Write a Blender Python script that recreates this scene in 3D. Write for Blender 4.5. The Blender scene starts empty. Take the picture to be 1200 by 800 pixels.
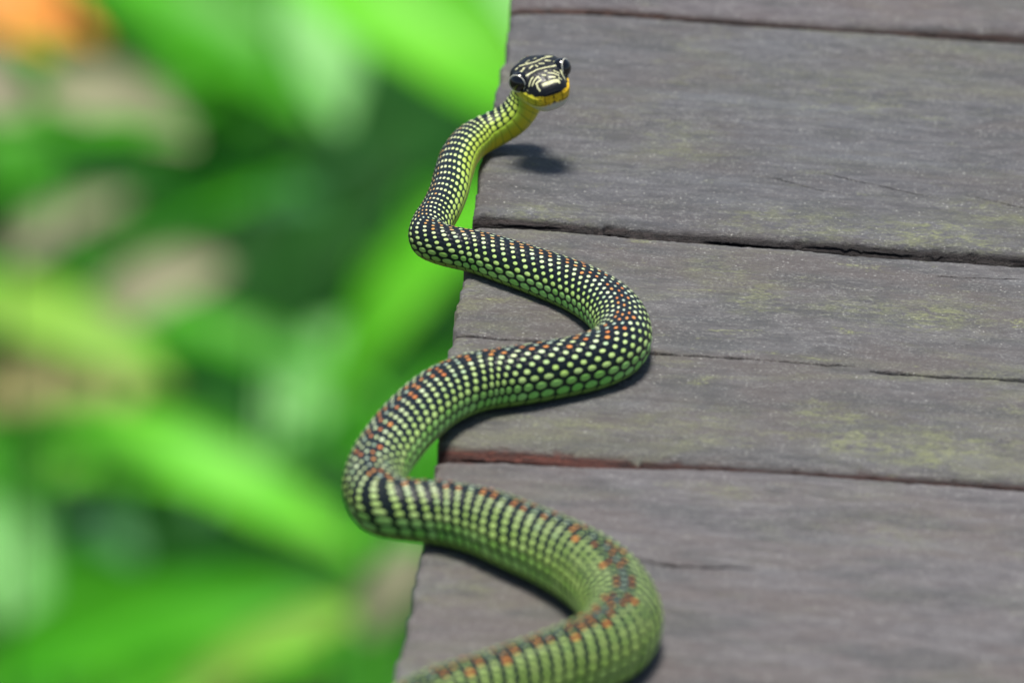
import bpy, bmesh, math, random
import numpy as np
from mathutils import Vector, Matrix
random.seed(7); RNG = np.random.default_rng(7)
scn = bpy.context.scene
COL = scn.collection

# ------------------------------------------------------------------ camera
PITCH, ROLL, D, PXM = math.radians(21), 0.047, 3.0, 5000.0
FPX = PXM * D
cam_pos = np.array([0, -D * math.cos(PITCH), D * math.sin(PITCH)])
fwd = np.array([0, math.cos(PITCH), -math.sin(PITCH)])
r0 = np.array([1.0, 0, 0]); u0 = np.cross(r0, fwd)
c_, s_ = math.cos(ROLL), math.sin(ROLL)
right = c_ * r0 + s_ * u0            # the horizon drops to the right in the picture
up = np.cross(right, fwd)
camd = bpy.data.cameras.new('camera'); cam = bpy.data.objects.new('camera', camd); COL.objects.link(cam)
M = Matrix(((right[0], up[0], -fwd[0], cam_pos[0]), (right[1], up[1], -fwd[1], cam_pos[1]),
            (right[2], up[2], -fwd[2], cam_pos[2]), (0, 0, 0, 1)))
cam.matrix_world = M
camd.sensor_width = 36; camd.lens = FPX / 1200 * 36
camd.clip_start = 0.05; camd.clip_end = 2000
camd.dof.use_dof = True; camd.dof.focus_distance = D * 1.015 ; camd.dof.aperture_fstop = 17.8
scn.camera = cam

def ray(px, py):
    d = right * (px - 600) / FPX - up * (py - 400) / FPX + fwd
    return d
def at(px, py, z=0.0):                # point of the picture on the level z
    d = ray(px, py); return cam_pos + d * (z - cam_pos[2]) / d[2]
def deep(px, py, dist):               # point of the picture at a distance
    dist = 3 + (dist - 3) * 2.6
    return cam_pos + ray(px, py) * dist

# ------------------------------------------------------------------ light
w = bpy.data.worlds.new('World'); scn.world = w; w.use_nodes = True
SUN_EL, SUN_FROM = math.radians(84), np.array([-0.09, 0.10])
sky = w.node_tree.nodes.new('ShaderNodeTexSky'); sky.sky_type = 'NISHITA'; sky.sun_disc = False
sky.sun_elevation = SUN_EL; sky.sun_rotation = math.atan2(SUN_FROM[0], SUN_FROM[1])
bg = w.node_tree.nodes['Background']; bg.inputs[1].default_value = 0.065
w.node_tree.links.new(sky.outputs[0], bg.inputs[0])
sd = bpy.data.lights.new('sun', 'SUN'); so = bpy.data.objects.new('sun', sd); COL.objects.link(so)
sd.energy = 3.6; sd.angle = math.radians(16); sd.color = (1, 0.955, 0.87)
az = SUN_FROM / np.linalg.norm(SUN_FROM)
dirv = Vector((-az[0] * math.cos(SUN_EL), -az[1] * math.cos(SUN_EL), -math.sin(SUN_EL)))
so.rotation_euler = dirv.to_track_quat('-Z', 'Y').to_euler(); so.location = (0, 0, 3)
scn.view_settings.view_transform = 'Standard'; scn.view_settings.look = 'None'
scn.view_settings.exposure = 0.55; scn.view_settings.gamma = 1
scn.render.engine = 'CYCLES'
scn.cycles.use_denoising = True
scn.cycles.max_bounces = 6

# ------------------------------------------------------------------ node helper
class NT:
    def __init__(s, name, rough=0.5):
        s.m = bpy.data.materials.new(name); s.m.use_nodes = True; s.t = s.m.node_tree
        s.b = s.t.nodes['Principled BSDF']; s.b.inputs['Roughness'].default_value = rough
    def n(s, typ, **kw):
        o = s.t.nodes.new(typ)
        for k, v in kw.items(): setattr(o, k, v)
        return o
    def put(s, sock, v):
        if isinstance(v, bpy.types.NodeSocket): s.t.links.new(v, sock)
        elif isinstance(v, (tuple, list)) and len(v) == 3 and sock.type == 'RGBA': sock.default_value = (*v, 1)
        else: sock.default_value = v
    def ma(s, op, a, b=None, c=None, clamp=False):
        o = s.n('ShaderNodeMath', operation=op, use_clamp=clamp)
        for i, v in enumerate((a, b, c)):
            if v is not None: s.put(o.inputs[i], v)
        return o.outputs[0]
    def ss(s, x, lo, hi, a=0.0, b=1.0):   # smoothstep
        o = s.n('ShaderNodeMapRange', interpolation_type='SMOOTHSTEP')
        for i, v in enumerate((x, lo, hi, a, b)): s.put(o.inputs[i], v)
        return o.outputs[0]
    def mix(s, f, a, b, mode='MIX'):
        o = s.n('ShaderNodeMix', data_type='RGBA', blend_type=mode)
        s.put(o.inputs[0], f); s.put(o.inputs[6], a); s.put(o.inputs[7], b)
        return o.outputs[2]
    def attr(s, name, out='Fac'):
        o = s.n('ShaderNodeAttribute', attribute_name=name); return o.outputs[out]
    def coord(s, scale=(1, 1, 1), rz=0.0):
        tc = s.n('ShaderNodeTexCoord'); mp = s.n('ShaderNodeMapping')
        mp.inputs['Rotation'].default_value = (0, 0, rz); mp.inputs['Scale'].default_value = scale
        s.t.links.new(tc.outputs['Object'], mp.inputs[0]); return mp.outputs[0]
    def noise(s, vec, scale=1.0, detail=3, rough=0.55, dist=0.0, col=False):
        o = s.n('ShaderNodeTexNoise'); s.put(o.inputs['Vector'], vec)
        o.inputs['Scale'].default_value = scale; o.inputs['Detail'].default_value = detail
        o.inputs['Roughness'].default_value = rough; o.inputs['Distortion'].default_value = dist
        return o.outputs[1 if col else 0]
    def bump(s, h, strength=0.5, dist=0.001):
        o = s.n('ShaderNodeBump'); s.put(o.inputs['Height'], h)
        o.inputs['Strength'].default_value = strength; o.inputs['Distance'].default_value = dist
        s.t.links.new(o.outputs[0], s.b.inputs['Normal'])
    def base(s, v): s.put(s.b.inputs['Base Color'], v)

def mesh_obj(name, V, F, mat=None, parent=None, smooth=True):
    me = bpy.data.meshes.new(name)
    V = np.asarray(V, dtype=np.float32)
    F = np.asarray(F, dtype=np.int32)
    me.vertices.add(len(V)); me.vertices.foreach_set('co', V.ravel())
    k = F.shape[1]
    me.loops.add(F.size); me.loops.foreach_set('vertex_index', F.ravel())
    me.polygons.add(len(F)); me.polygons.foreach_set('loop_start', np.arange(0, F.size, k, dtype=np.int32))
    me.polygons.foreach_set('use_smooth', np.full(len(F), smooth))
    me.update(calc_edges=True)
    if mat: me.materials.append(mat)
    o = bpy.data.objects.new(name, me); COL.objects.link(o)
    if parent: o.parent = parent
    return o
def grid_faces(nr, nc, wrap_c=False, wrap_r=False):
    r = np.arange(nr if wrap_r else nr - 1); c = np.arange(nc if wrap_c else nc - 1)
    R, Cc = np.meshgrid(r, c, indexing='ij')
    a = R * nc + Cc; b = R * nc + (Cc + 1) % nc; d = ((R + 1) % nr) * nc + Cc; e = ((R + 1) % nr) * nc + (Cc + 1) % nc
    return np.stack([a, b, e, d], -1).reshape(-1, 4)
def fattr(o, name, vals):
    a = o.data.attributes.new(name, 'FLOAT', 'POINT'); a.data.foreach_set('value', np.asarray(vals, np.float32).ravel())
def tag(o, label=None, cat=None, group=None, kind=None):
    for k, v in (('label', label), ('category', cat), ('group', group), ('kind', kind)):
        if v: o[k] = v
    return o
def empty(name, loc):
    o = bpy.data.objects.new(name, None); COL.objects.link(o); o.location = loc; o.empty_display_size = 0.02
    return o
_tab = RNG.random((512, 512)).astype(np.float32)
def vnoise(x, y, seed=0):             # value noise -1..1
    x = np.asarray(x) + seed * 37.3; y = np.asarray(y) + seed * 91.7
    xi = np.floor(x).astype(int); yi = np.floor(y).astype(int); fx = x - xi; fy = y - yi
    fx = fx * fx * (3 - 2 * fx); fy = fy * fy * (3 - 2 * fy)
    g = lambda i, j: _tab[i % 512, j % 512]
    return ((g(xi, yi) * (1 - fx) + g(xi + 1, yi) * fx) * (1 - fy) + (g(xi, yi + 1) * (1 - fx) + g(xi + 1, yi + 1) * fx) * fy) * 2 - 1
def fbm(x, y, o=3, seed=0):
    return sum(vnoise(x * 2 ** k, y * 2 ** k, seed + k) / 2 ** k for k in range(o))

# ------------------------------------------------------------------ deck
TH = -0.042                            # the planks run a little towards the camera on the right
dU = np.array([math.cos(TH), math.sin(TH)]); dV = np.array([-math.sin(TH), math.cos(TH)])
def to_uv(p): return np.array([p[0] * dU[0] + p[1] * dU[1], p[0] * dV[0] + p[1] * dV[1]])
def line(pts):
    q = np.array([to_uv(at(x, y)) for x, y in pts]); q = q[np.argsort(q[:, 0])]
    return q
def ev(q, u, slope=0.0):
    return np.interp(u, q[:, 0], q[:, 1])

def wood_material(name, side, tint=(1, 1, 1), seed=0.0, moss=0.5):
    N = NT(name, 0.72)
    off = N.n('ShaderNodeVectorMath', operation='ADD')
    N.put(off.inputs[0], N.coord((1, 1, 1), -TH)); off.inputs[1].default_value = (seed * 3.1, seed * 1.7, seed)
    def mp(sc):
        o = N.n('ShaderNodeVectorMath', operation='MULTIPLY'); N.put(o.inputs[0], off.outputs[0]); o.inputs[1].default_value = sc
        return o.outputs[0]
    grain = N.noise(mp((46, 430, 300)), 1, 6, 0.66, 0.5)
    fine = N.noise(mp((420, 2600, 900)), 1, 4, 0.65)
    cloud = N.noise(mp((17, 34, 20)), 1, 5, 0.62, .4)
    cloud2 = N.noise(mp((12, 75, 20)), 1.3, 5, 0.62, .6)
    mott = N.noise(mp((130, 300, 200)), 1, 5, 0.72, .3)
    iso = N.noise(mp((1100, 1500, 900)), 1, 4, 0.75)
    g0 = tuple(a * b for a, b in zip((0.085, 0.079, 0.083), tint)); g1 = tuple(a * b for a, b in zip((0.188, 0.177, 0.181), tint))
    c = N.mix(N.ma('MULTIPLY', N.ma('ADD', N.ss(grain, 0.25, 0.75), N.ss(mott, .3, .7)), .5), g0, g1)
    c = N.mix(N.ss(cloud, 0.42, 0.62, 0, .7), c, tuple(a * b for a, b in zip((0.124, 0.103, 0.097), tint)))     # bare brownish wood
    c = N.mix(N.ss(cloud2, 0.52, 0.75, 0, .5), c, tuple(a * b for a, b in zip((0.185, 0.19, 0.203), tint)))     # silvered streaks
    c = N.mix(N.ss(N.noise(mp((22, 50, 20)), 1.7, 4, 0.6), .46, .66, 0, .6), c, (0.070, 0.072, 0.074))
    gr = N.ss(iso, 0.48, 0.70)
    c = N.mix(N.ma('MULTIPLY', gr, N.ss(mott, .35, .65, .1, .85)), c, (0.40, 0.40, 0.385))
    c = N.mix(N.ss(iso, .42, .28, 0, .5), c, (0.045, 0.045, 0.05))                       # pale grit
    c = N.mix(N.ss(fine, .60, .80, 0, .45), c, (0.05, 0.048, 0.052))                                               # fine dark checks
    mo = N.ma('MULTIPLY', N.ss(N.noise(mp((13, 30, 9)), 1, 5, 0.66, 0.6), 0.48, 0.72), N.ss(iso, 0.36, 0.66, 0.25, 1.0))
    c = N.mix(N.ma('MULTIPLY', mo, moss * .8), c, (0.24, 0.25, 0.13))                                                  # green-yellow algae
    mo2 = N.ma('MULTIPLY', N.ss(N.noise(mp((50, 120, 20)), 1, 5, 0.7, .5), 0.57, 0.74), N.ss(iso, 0.44, 0.60, .05, 1))
    c = N.mix(N.ma('MULTIPLY', mo2, moss * 0.75), c, (0.36, 0.39, 0.15))
    vo = N.n('ShaderNodeTexVoronoi'); N.put(vo.inputs['Vector'], mp((1, 1.5, 1))); vo.inputs['Scale'].default_value = 900
    sx = N.n('ShaderNodeSeparateXYZ'); N.t.links.new(vo.outputs['Color'], sx.inputs[0])
    sp = N.ma('MULTIPLY', N.ss(vo.outputs['Distance'], 0.12, 0.30, 1, 0), N.ma('GREATER_THAN', N.ma('ADD', sx.outputs[0], N.ma('MULTIPLY', N.ma('SUBTRACT', mott, .5), .5)), 0.89))
    c = N.mix(N.ma('MULTIPLY', sp, N.ma('MULTIPLY', sx.outputs[2], .9)), c, (0.70, 0.68, 0.64))
    sk = N.ma('MULTIPLY', N.ss(vo.outputs['Distance'], 0.12, 0.38, 1, 0), N.ma('LESS_THAN', N.ma('SUBTRACT', sx.outputs[1], N.ma('MULTIPLY', mo2, .25)), 0.035))
    c = N.mix(N.ma('MULTIPLY', sk, 0.85), c, (0.02, 0.018, 0.018))
    al = N.attr('algae')
    c = N.mix(N.ma('MULTIPLY', al, N.ss(N.noise(mp((240, 520, 20)), 1, 5, 0.75, .5), .40, .62, 0, .75)), c, N.mix(N.ss(iso, .35, .65), (0.17, 0.19, 0.085), (0.34, 0.36, 0.17)))
    # worn raw wood on the sides and in cracks (attribute written with the geometry)
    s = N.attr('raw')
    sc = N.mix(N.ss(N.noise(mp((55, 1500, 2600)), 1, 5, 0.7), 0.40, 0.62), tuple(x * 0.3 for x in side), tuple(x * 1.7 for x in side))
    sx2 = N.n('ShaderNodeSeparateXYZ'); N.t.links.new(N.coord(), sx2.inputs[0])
    sc = N.mix(N.ss(sx2.outputs[0], .015, .05, 0, .6), sc, (.012, .009, .009))  # side colour turns darker towards the right on every plank
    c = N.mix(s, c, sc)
    N.base(c)
    N.put(N.b.inputs['Roughness'], N.ss(iso, 0.3, 0.7, 0.55, 0.85))
    h = N.ma('ADD', N.ma('MULTIPLY', grain, 0.5), N.ma('ADD', N.ma('MULTIPLY', fine, -0.4), N.ma('ADD', N.ma('MULTIPLY', iso, 0.6), N.ma('MULTIPLY', mott, .6))))
    N.bump(h, 1.0, 0.0011)
    return N.m

left_px = [(606, -40), (602, 0), (591, 65), (580, 113), (563, 190), (554.5, 258), (534.5, 370), (531, 396), (524, 417), (513, 527), (511, 560), (498, 632), (484, 700), (475, 750), (461, 800), (440, 880), (420, 960)]
lq = np.array([to_uv(at(x, y)) for x, y in left_px]); lq = lq[np.argsort(lq[:, 1])]
def u_left(v): return np.interp(v, lq[:, 1], lq[:, 0])

gap0u = [(602, 6), (700, 6), (740, 8), (780, 11.5), (880, 19), (986, 27), (1100, 33), (1200, 39)]
gap0l = [(602, 12), (700, 12.5), (780, 17), (880, 25), (986, 32.5), (1100, 40), (1200, 46)]
gap1u = [(559, 247), (625, 252), (689, 258), (704, 262), (712, 258), (760, 265), (785, 266), (852, 271), (931, 277.5), (1000, 280), (1080, 288), (1200, 296)]
gap1l = [(559, 263.5), (625, 266), (689, 271), (760, 277), (785, 278), (852, 283), (931, 287.5), (1000, 294), (1080, 299), (1200, 307)]
gap2u = [(513, 520.5), (593, 523.6), (671, 530), (735, 534.5), (749, 543), (753, 536.5), (800, 539), (900, 546), (1037, 553), (1200, 565.5)]
gap2l = [(513, 537), (593, 538), (671, 543.5), (735, 545), (751, 545.4), (800, 546), (900, 550.5), (1037, 557.3), (1200, 569)]
def jitter(q, amp, seed, fr=700):
    u = np.linspace(q[0, 0] - 0.02, q[-1, 0], 900); v = ev(q, u)
    n = fbm(u * fr, u * 0 + 3, 3, seed) * amp
    n += np.where(vnoise(u * 260, u * 0, seed + 9) > 0.55, amp * 1.6, 0) * np.abs(vnoise(u * 1500, u * 0, seed + 4))
    return np.stack([u, v + n], 1)
def ext(q, far_u=1.6):                 # carry the edge on past the frame, straight
    sl = (q[-1, 1] - q[0, 1]) / (q[-1, 0] - q[0, 0])
    e = q[-1] + np.array([far_u, 0])
    return np.vstack([q, e])
G = {k: ext(jitter(line(v), a, i)) for i, (k, v, a) in enumerate(
    (('0u', gap0u, .00018), ('0l', gap0l, .00018), ('1u', gap1u, .00035), ('1l', gap1l, .00022), ('2u', gap2u, .00012), ('2l', gap2l, .00012)))}
WB = 0.143
def shift(q, dv, seed, amp=.0002):
    u = np.linspace(q[0, 0], q[-1, 0], 600); return np.stack([u, np.full_like(u, np.median(q[:-1, 1])) + dv + fbm(u * 300, u * 0, 3, seed) * amp], 1)
edges = [  # (near edge, far edge) of each plank, far to near
    (shift(G['0u'], WB + .006, 31), shift(G['0u'], 2 * WB + .001, 32)),
    (G['0u'], shift(G['0u'], WB, 30)),
    (G['1u'], G['0l']),
    (G['2u'], G['1l']),
    (shift(G['2l'], -WB - .003, 33), G['2l']),
    (shift(G['2l'], -2 * WB - .008, 34), shift(G['2l'], -WB - .009, 35)),
]
crack_lines = {
    3: [([(528, 391), (535, 391.4), (593, 397), (640, 399), (700, 407), (767, 413), (875, 420.5), (960, 427.5), (1003, 430)], .0007, .005, 0, .006),
        ([(1018, 435), (1050, 437.5), (1095, 440.5), (1200, 447.5), (1260, 451)], .0009, .005, .004, 0),
        ([(1078, 322), (1120, 323.5), (1160, 324.5), (1198, 325.5)], .0006, .002, .006, .006)],
    2: [([(884, 205), (915, 210), (955, 221), (1000, 229)], .00045, .0016, .01, .01),
        ([(950, 200), (1000, 211), (1040, 219), (1095, 232)], .0005, .0018, .008, .01),
        ([(1130, 228), (1200, 243)], .00045, .0016, .01, 0)],
    4: [([(725, 648), (750, 655), (770, 660), (800, 663), (850, 664.5), (895, 667)], .0008, .003, .012, .012)],
}
tints = [(1, .98, 1.0), (.98, .93, .96), (.80, .84, .88), (.92, .93, .92), (1.06, 1.04, 1.05), (1.05, 1, 1)]
sides = [(.06, .03, .025), (.07, .03, .02), (.030, .022, .021), (.085, .024, .015), (.12, .05, .04), (.1, .06, .05)]
moss = [.15, .3, .6, 1.0, .3, .4]
deck = bpy.data.meshes.new('boardwalk')
bm = bmesh.new()
H = 3.2                                 # the walk stands a metre above the ground
def bbox(bm, c, s, ang=0.0):
    r = bmesh.ops.create_cube(bm, size=1)
    bmesh.ops.scale(bm, vec=s, verts=r['verts']); bmesh.ops.rotate(bm, verts=r['verts'], matrix=Matrix.Rotation(ang, 3, 'Z'))
    bmesh.ops.translate(bm, vec=c, verts=r['verts'])
for uu in (0.10, 0.62, 1.14, 1.55):      # joists under the planks, on posts
    for sgn in (0,):
        c = dU * uu
        bbox(bm, (c[0], c[1], -0.032 - 0.06), (0.045, 1.15, 0.118), TH)
        for vv in (-0.45, 0.45):
            p = dU * (uu + 0.05) + dV * vv
            bbox(bm, (p[0], p[1], -H / 2 - 0.05), (0.07, 0.07, H - 0.06), TH)
bm.to_mesh(deck); bm.free()
Nf = NT('joist_wood', 0.8); Nf.base((0.07, 0.05, 0.04)); deck.materials.append(Nf.m)
walk = bpy.data.objects.new('boardwalk', deck); COL.objects.link(walk)
tag(walk, 'weathered grey timber boardwalk the snake lies along', None, None, 'structure')

ALGAE = [(845, 318, 8, 9, .6), (890, 350, 7, 9, .8), (1110, 370, 10, 10, 1), (1040, 365, 16, 8, .5), (985, 490, 10, 8, .9), (1000, 515, 9, 8, 1), (1080, 525, 16, 13, .9), (1150, 515, 14, 12, .6),
         (960, 262, 9, 8, .8), (1100, 275, 18, 9, .9), (1170, 250, 12, 9, .6), (900, 255, 12, 8, .5), (640, 250, 12, 7, .6), (800, 165, 9, 15, .4), (850, 580, 7, 5, .6), (820, 500, 12, 12, .5), (700, 500, 12, 10, .4),
         (560, 655, 9, 9, .6), (535, 690, 8, 14, .5), (545, 345, 4, 14, .7), (540, 408, 4, 10, .7), (960, 110, 22, 18, .3), (1130, 60, 20, 14, .3), (720, 130, 10, 14, .25), (500, 790, 8, 12, .5), (1050, 620, 20, 12, .3)]
def plank(i):
    qn, qf = edges[i]
    um = -0.02
    # columns: fine inside the frame, coarse past it
    du = [0.0]
    while du[-1] < 0.20: du.append(du[-1] + (0.00055 if i in (2, 3, 4) else 0.0009))
    while du[-1] < 1.55: du.append(du[-1] * 1.08 + 0.002)
    du = np.array(du)
    vm = (ev(qn, 0.03) + ev(qf, 0.03)) / 2; wid = ev(qf, 0.03) - ev(qn, 0.03)
    nrow = 210 if i in (2, 3, 4) else 110
    t = np.linspace(0, 1, nrow) ; t = t - 0.10 * np.sin(2 * np.pi * t) / (2 * np.pi) * 5 * .6
    t = np.concatenate([t, [0.0015, 0.004, 0.008, 0.992, 0.996, 0.9985]])
    cr = []
    for pts, wd, dp, ta, tb in crack_lines.get(i, []):
        q = line(pts); u = np.linspace(q[0, 0], q[-1, 0], 200)
        q = np.stack([u, ev(q, u) + fbm(u * 400, u * 0, 3, i * 7 + len(cr)) * .0003], 1)
        tbar = float(np.mean((q[:, 1] - ev(qn, u)) / (ev(qf, u) - ev(qn, u))))
        cr.append((q, wd, dp, ta, tb, tbar))
        t = np.concatenate([t, tbar + np.linspace(-.0028, .0028, 45 if wd > .0005 else 31) / wid])
    t = np.unique(np.clip(t, 0, 1))
    T, U0 = np.meshgrid(t, du, indexing='ij')
    V0 = vm + (T - .5) * wid
    U = u_left(V0) + U0 + vnoise(V0 * 500, V0 * 0, i + 60) * .0005 * np.exp(-U0 / .003) + vnoise(V0 * 160, V0 * 0, i + 65) * .0006 * np.exp(-U0 / .004) + vnoise(V0 * 2500, V0 * 0, i + 70) * .00012 * np.exp(-U0 / .002)
    Z = np.zeros_like(U); raw = np.zeros_like(U)
    Tw = T.copy()
    for q, wd, dp, ta, tb, tbar in cr:
        tc = (ev(q, U) - ev(qn, U)) / (ev(qf, U) - ev(qn, U))
        Tw += (tc - tbar) * np.exp(-((T - tbar) / .05) ** 2) * (1 if len(cr) < 3 or True else 1)
    Vn, Vf = ev(qn, U), ev(qf, U)
    V = Vn + Tw * (Vf - Vn)
    e = np.minimum(V - Vn, Vf - V)
    Z -= .0010 * np.exp(-e / .0011) + .0012 * np.exp(-e / .006) * .4
    Z -= .0009 * np.exp(-U0 / .0009)
    Z += fbm(U * 14, V * 40, 3, i) * .00045 + fbm(U * 45, V * 420, 3, i + 5) * .00005 + fbm(U * 700, V * 900, 2, i + 8) * .00006
    chip = np.clip(vnoise(U * 330, V * 900, i + 11) - .35, 0, 1) * np.exp(-e / .0012)
    Z -= chip * .0016
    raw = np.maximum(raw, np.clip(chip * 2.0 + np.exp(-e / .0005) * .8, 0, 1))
    for q, wd, dp, ta, tb, tbar in cr:
        m = np.ones_like(U)
        a, b = q[0, 0], q[-1, 0]
        m *= np.clip((U - a) / ta, 0, 1) if ta > 0 else 1
        m *= np.clip((b - U) / tb, 0, 1) if tb > 0 else 1
        m *= np.clip(.72 + .5 * vnoise(U * 230, U * 0, i + 40), .12, 1)
        g = np.exp(-(np.abs(V - ev(q, U)) / (wd * (.35 + .65 * m))) ** 4) * (m > 0)
        Z -= dp * g * np.minimum(1, m * 2)
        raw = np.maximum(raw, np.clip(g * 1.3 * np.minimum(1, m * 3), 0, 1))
    # sides, built of fibrous rows that step down
    zs = [-.0003, -.0006, -.0009, -.0012, -.0016, -.0020, -.0024, -.0028, -.0033, -.0038, -.0044, -.006, -.010, -.030]
    NS = len(zs); slope = {2: .85, 3: 1.15, 1: .9}.get(i, .5)
    rows = []
    for side, row in ((-1, 0), (1, -1)):
        rr = []
        for k, zz in enumerate(zs):
            u = U[row]; n = (vnoise(u * 160, zz * 2600 + u * 40, i * 3 + side) * .5 + .5) * .0011 + fbm(u * 900, u * 0 + zz * 3000, 2, i) * .00022
            v = V[row] - side * n * (1 if side > 0 else -.25) + (side * slope * min(-zz, .0042) if side < 0 else 0) + side * fbm(u * 60, u * 0 + zz * 2600, 3, i + 21) * .0007 * min(1, -zz / .001)
            rr.append((u, v, Z[row] + zz))
        rows.append(rr)
    near = rows[0][::-1]; far = rows[1]
    Ua = np.vstack([[r[0] for r in near], U, [r[0] for r in far]])
    Va = np.vstack([[r[1] for r in near], V, [r[1] for r in far]])
    Za = np.vstack([[r[2] for r in near], Z, [r[2] for r in far]])
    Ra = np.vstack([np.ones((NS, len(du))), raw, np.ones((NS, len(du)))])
    # end faces: a first and last column dropped to the underside
    Ua = np.hstack([Ua[:, :1] + .0003, Ua, Ua[:, -1:]]); Va = np.hstack([Va[:, :1], Va, Va[:, -1:]])
    Za = np.hstack([np.full_like(Za[:, :1], -.030), Za, np.full_like(Za[:, :1], -.030)]); Ra = np.hstack([np.ones_like(Ra[:, :1]), Ra, Ra[:, -1:]])
    X = Ua * dU[0] + Va * dV[0]; Y = Ua * dU[1] + Va * dV[1]
    P = np.stack([X, Y, Za], -1).reshape(-1, 3)
    F = grid_faces(Ua.shape[0], Ua.shape[1], wrap_r=True)
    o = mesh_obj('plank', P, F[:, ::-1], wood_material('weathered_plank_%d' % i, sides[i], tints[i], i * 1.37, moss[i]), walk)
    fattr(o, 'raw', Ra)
    A = np.zeros(Ua.shape)
    for px, py, rx, ry, st in ALGAE:
        q = to_uv(at(px, py)); du2 = (Ua - q[0]) / (rx / 1000); dv2 = (Va - q[1]) / (ry / 1000)
        r2 = du2 ** 2 + dv2 ** 2 + .9 * fbm(Ua * 120 + px, Va * 260, 3, 50)
        A = np.maximum(A, st * np.exp(-np.clip(r2, 0, 9)))
    fattr(o, 'algae', A)
    return o
for i in range(len(edges)): plank(i)

# ------------------------------------------------------------------ snake path
# picture x, y, height (mm), radius (mm), dorsal hint, scale length (mm); from tail-end of frame to head
UPV = (0, 0, 1)
def P_(px, py, z): return at(px, py, z / 1000) * 1000
cp = []
SHIFT = 0.22; BACK = 1.0; NECK = 0.0
def add(px, py, z, r, dv=UPV, a=3.5, raw=None):
    z = z * (1 - .11 * (1 - NECK)) if raw is None else z
    cp.append((np.array(raw) if raw is not None else P_(px, py, z), r, np.array(dv, float), a, SHIFT, BACK, NECK))
# body runs out of the frame and ends in a tapering tail
base = P_(500, 836, 8)
tail = [(-160, -275, 1.0, 1.6), (-128, -268, 1.6, 1.8), (-95, -240, 2.4, 2.1), (-60, -215, 3.2, 2.4), (-18, -222, 4.0, 2.7), (15, -250, 4.9, 2.9), (52, -262, 5.8, 3.1), (84, -236, 6.6, 3.3), (80, -196, 7.3, 3.4), (42, -172, 8.0, 3.4)]
for x, y, r, a in tail: add(0, 0, 0, r, UPV, a, raw=(x + 12, y - 150, r * .9))
add(452, 905, 8, 8.5, UPV, 3.5); 
add(455, 868, 8.2, 8.7, UPV, 3.5)
add(500, 836, 8.4, 8.7, UPV, 3.5); add(580, 809, 8.5, 8.75, UPV, 3.5); add(630, 792, 8.5, 8.8, UPV, 3.5); add(678, 774, 8.5, 8.8, UPV, 3.5)
add(712, 755, 8.4, 8.75, UPV, 3.5); add(729, 731, 8.4, 8.7, UPV, 3.5); add(724, 704, 8.3, 8.6, UPV, 3.5); add(697, 674, 8.2, 8.7, UPV, 3.5)
BACK = .65; add(656, 650, 8, 8.4, UPV, 3.45); add(610, 630, 7.8, 8.1, UPV, 3.4); BACK = .4; add(568, 613, 7.5, 7.8, UPV, 3.4); BACK = .22; add(530, 604, 7.2, 7.5, UPV, 3.4)
BACK = .25; add(492, 600, 7.0, 7.3, (-.05, 0, 1), 3.1); add(460, 596, 6.8, 7.1, (-.15, 0, 1), 3.0); add(440, 577, 6.6, 7.0, (-.25, 0, 1), 3.9); add(441, 552, 6.5, 6.9, (-.3, 0, 1), 4.9)
SHIFT = .25; BACK = 0.12
add(462, 517, 6.5, 7.0, (-.3, .0, 1), 4.7); add(488, 488, 6.6, 7.05, (-.2, .0, 1), 4.3); add(519, 464, 6.6, 7.1, (-.1, 0, 1), 3.6); add(556, 449, 6.6, 7.1, UPV, 3.7)
SHIFT = .5; BACK = 0.0
add(603, 442, 6.6, 7.1, UPV, 3.75); add(650, 434, 6.5, 7.0, UPV, 3.7); add(694, 424, 6.4, 6.9, UPV, 3.6); add(722, 409, 6.3, 6.8, UPV, 3.5)
SHIFT = .42
add(730, 388, 6.1, 6.6, UPV, 3.4); add(718, 364, 6.0, 6.4, UPV, 3.2); add(690, 344, 5.8, 6.15, UPV, 3.1); add(650, 327, 5.5, 5.85, UPV, 3.0)
SHIFT = .34; NECK = .15
add(600, 309.5, 5.2, 5.5, UPV, 3.1); add(557, 296, 5.0, 5.2, UPV, 2.95); NECK = .4; add(524, 289, 4.8, 5.0, (-.1, 0, 1), 2.5); add(505, 281, 4.7, 4.9, (-.25, 0, 1), 2.3)
SHIFT = .14; NECK = .8
add(505, 266, 4.6, 4.8, (-.45, 0, .9), 2.6); add(515, 250, 4.5, 4.8, (-.6, 0, .8), 3.7); add(526, 227, 4.4, 4.75, (-.75, .05, .65), 4.3)
NECK = 1.0; add(533, 201, 4.4, 4.75, (-.85, .15, .5), 4.2); add(542, 179, 4.3, 4.7, (-.7, .4, .55), 3.7); add(563, 160, 4.2, 4.6, (-.5, .6, .65), 3.0)
add(588, 147.5, 6.2, 4.4, (-.5, .65, .6), 2.6); add(605, 136, 8.6, 4.3, (-.55, .7, .45), 2.2); add(615, 121, 11.6, 4.2, (-.55, .8, .2), 2.0)
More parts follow.
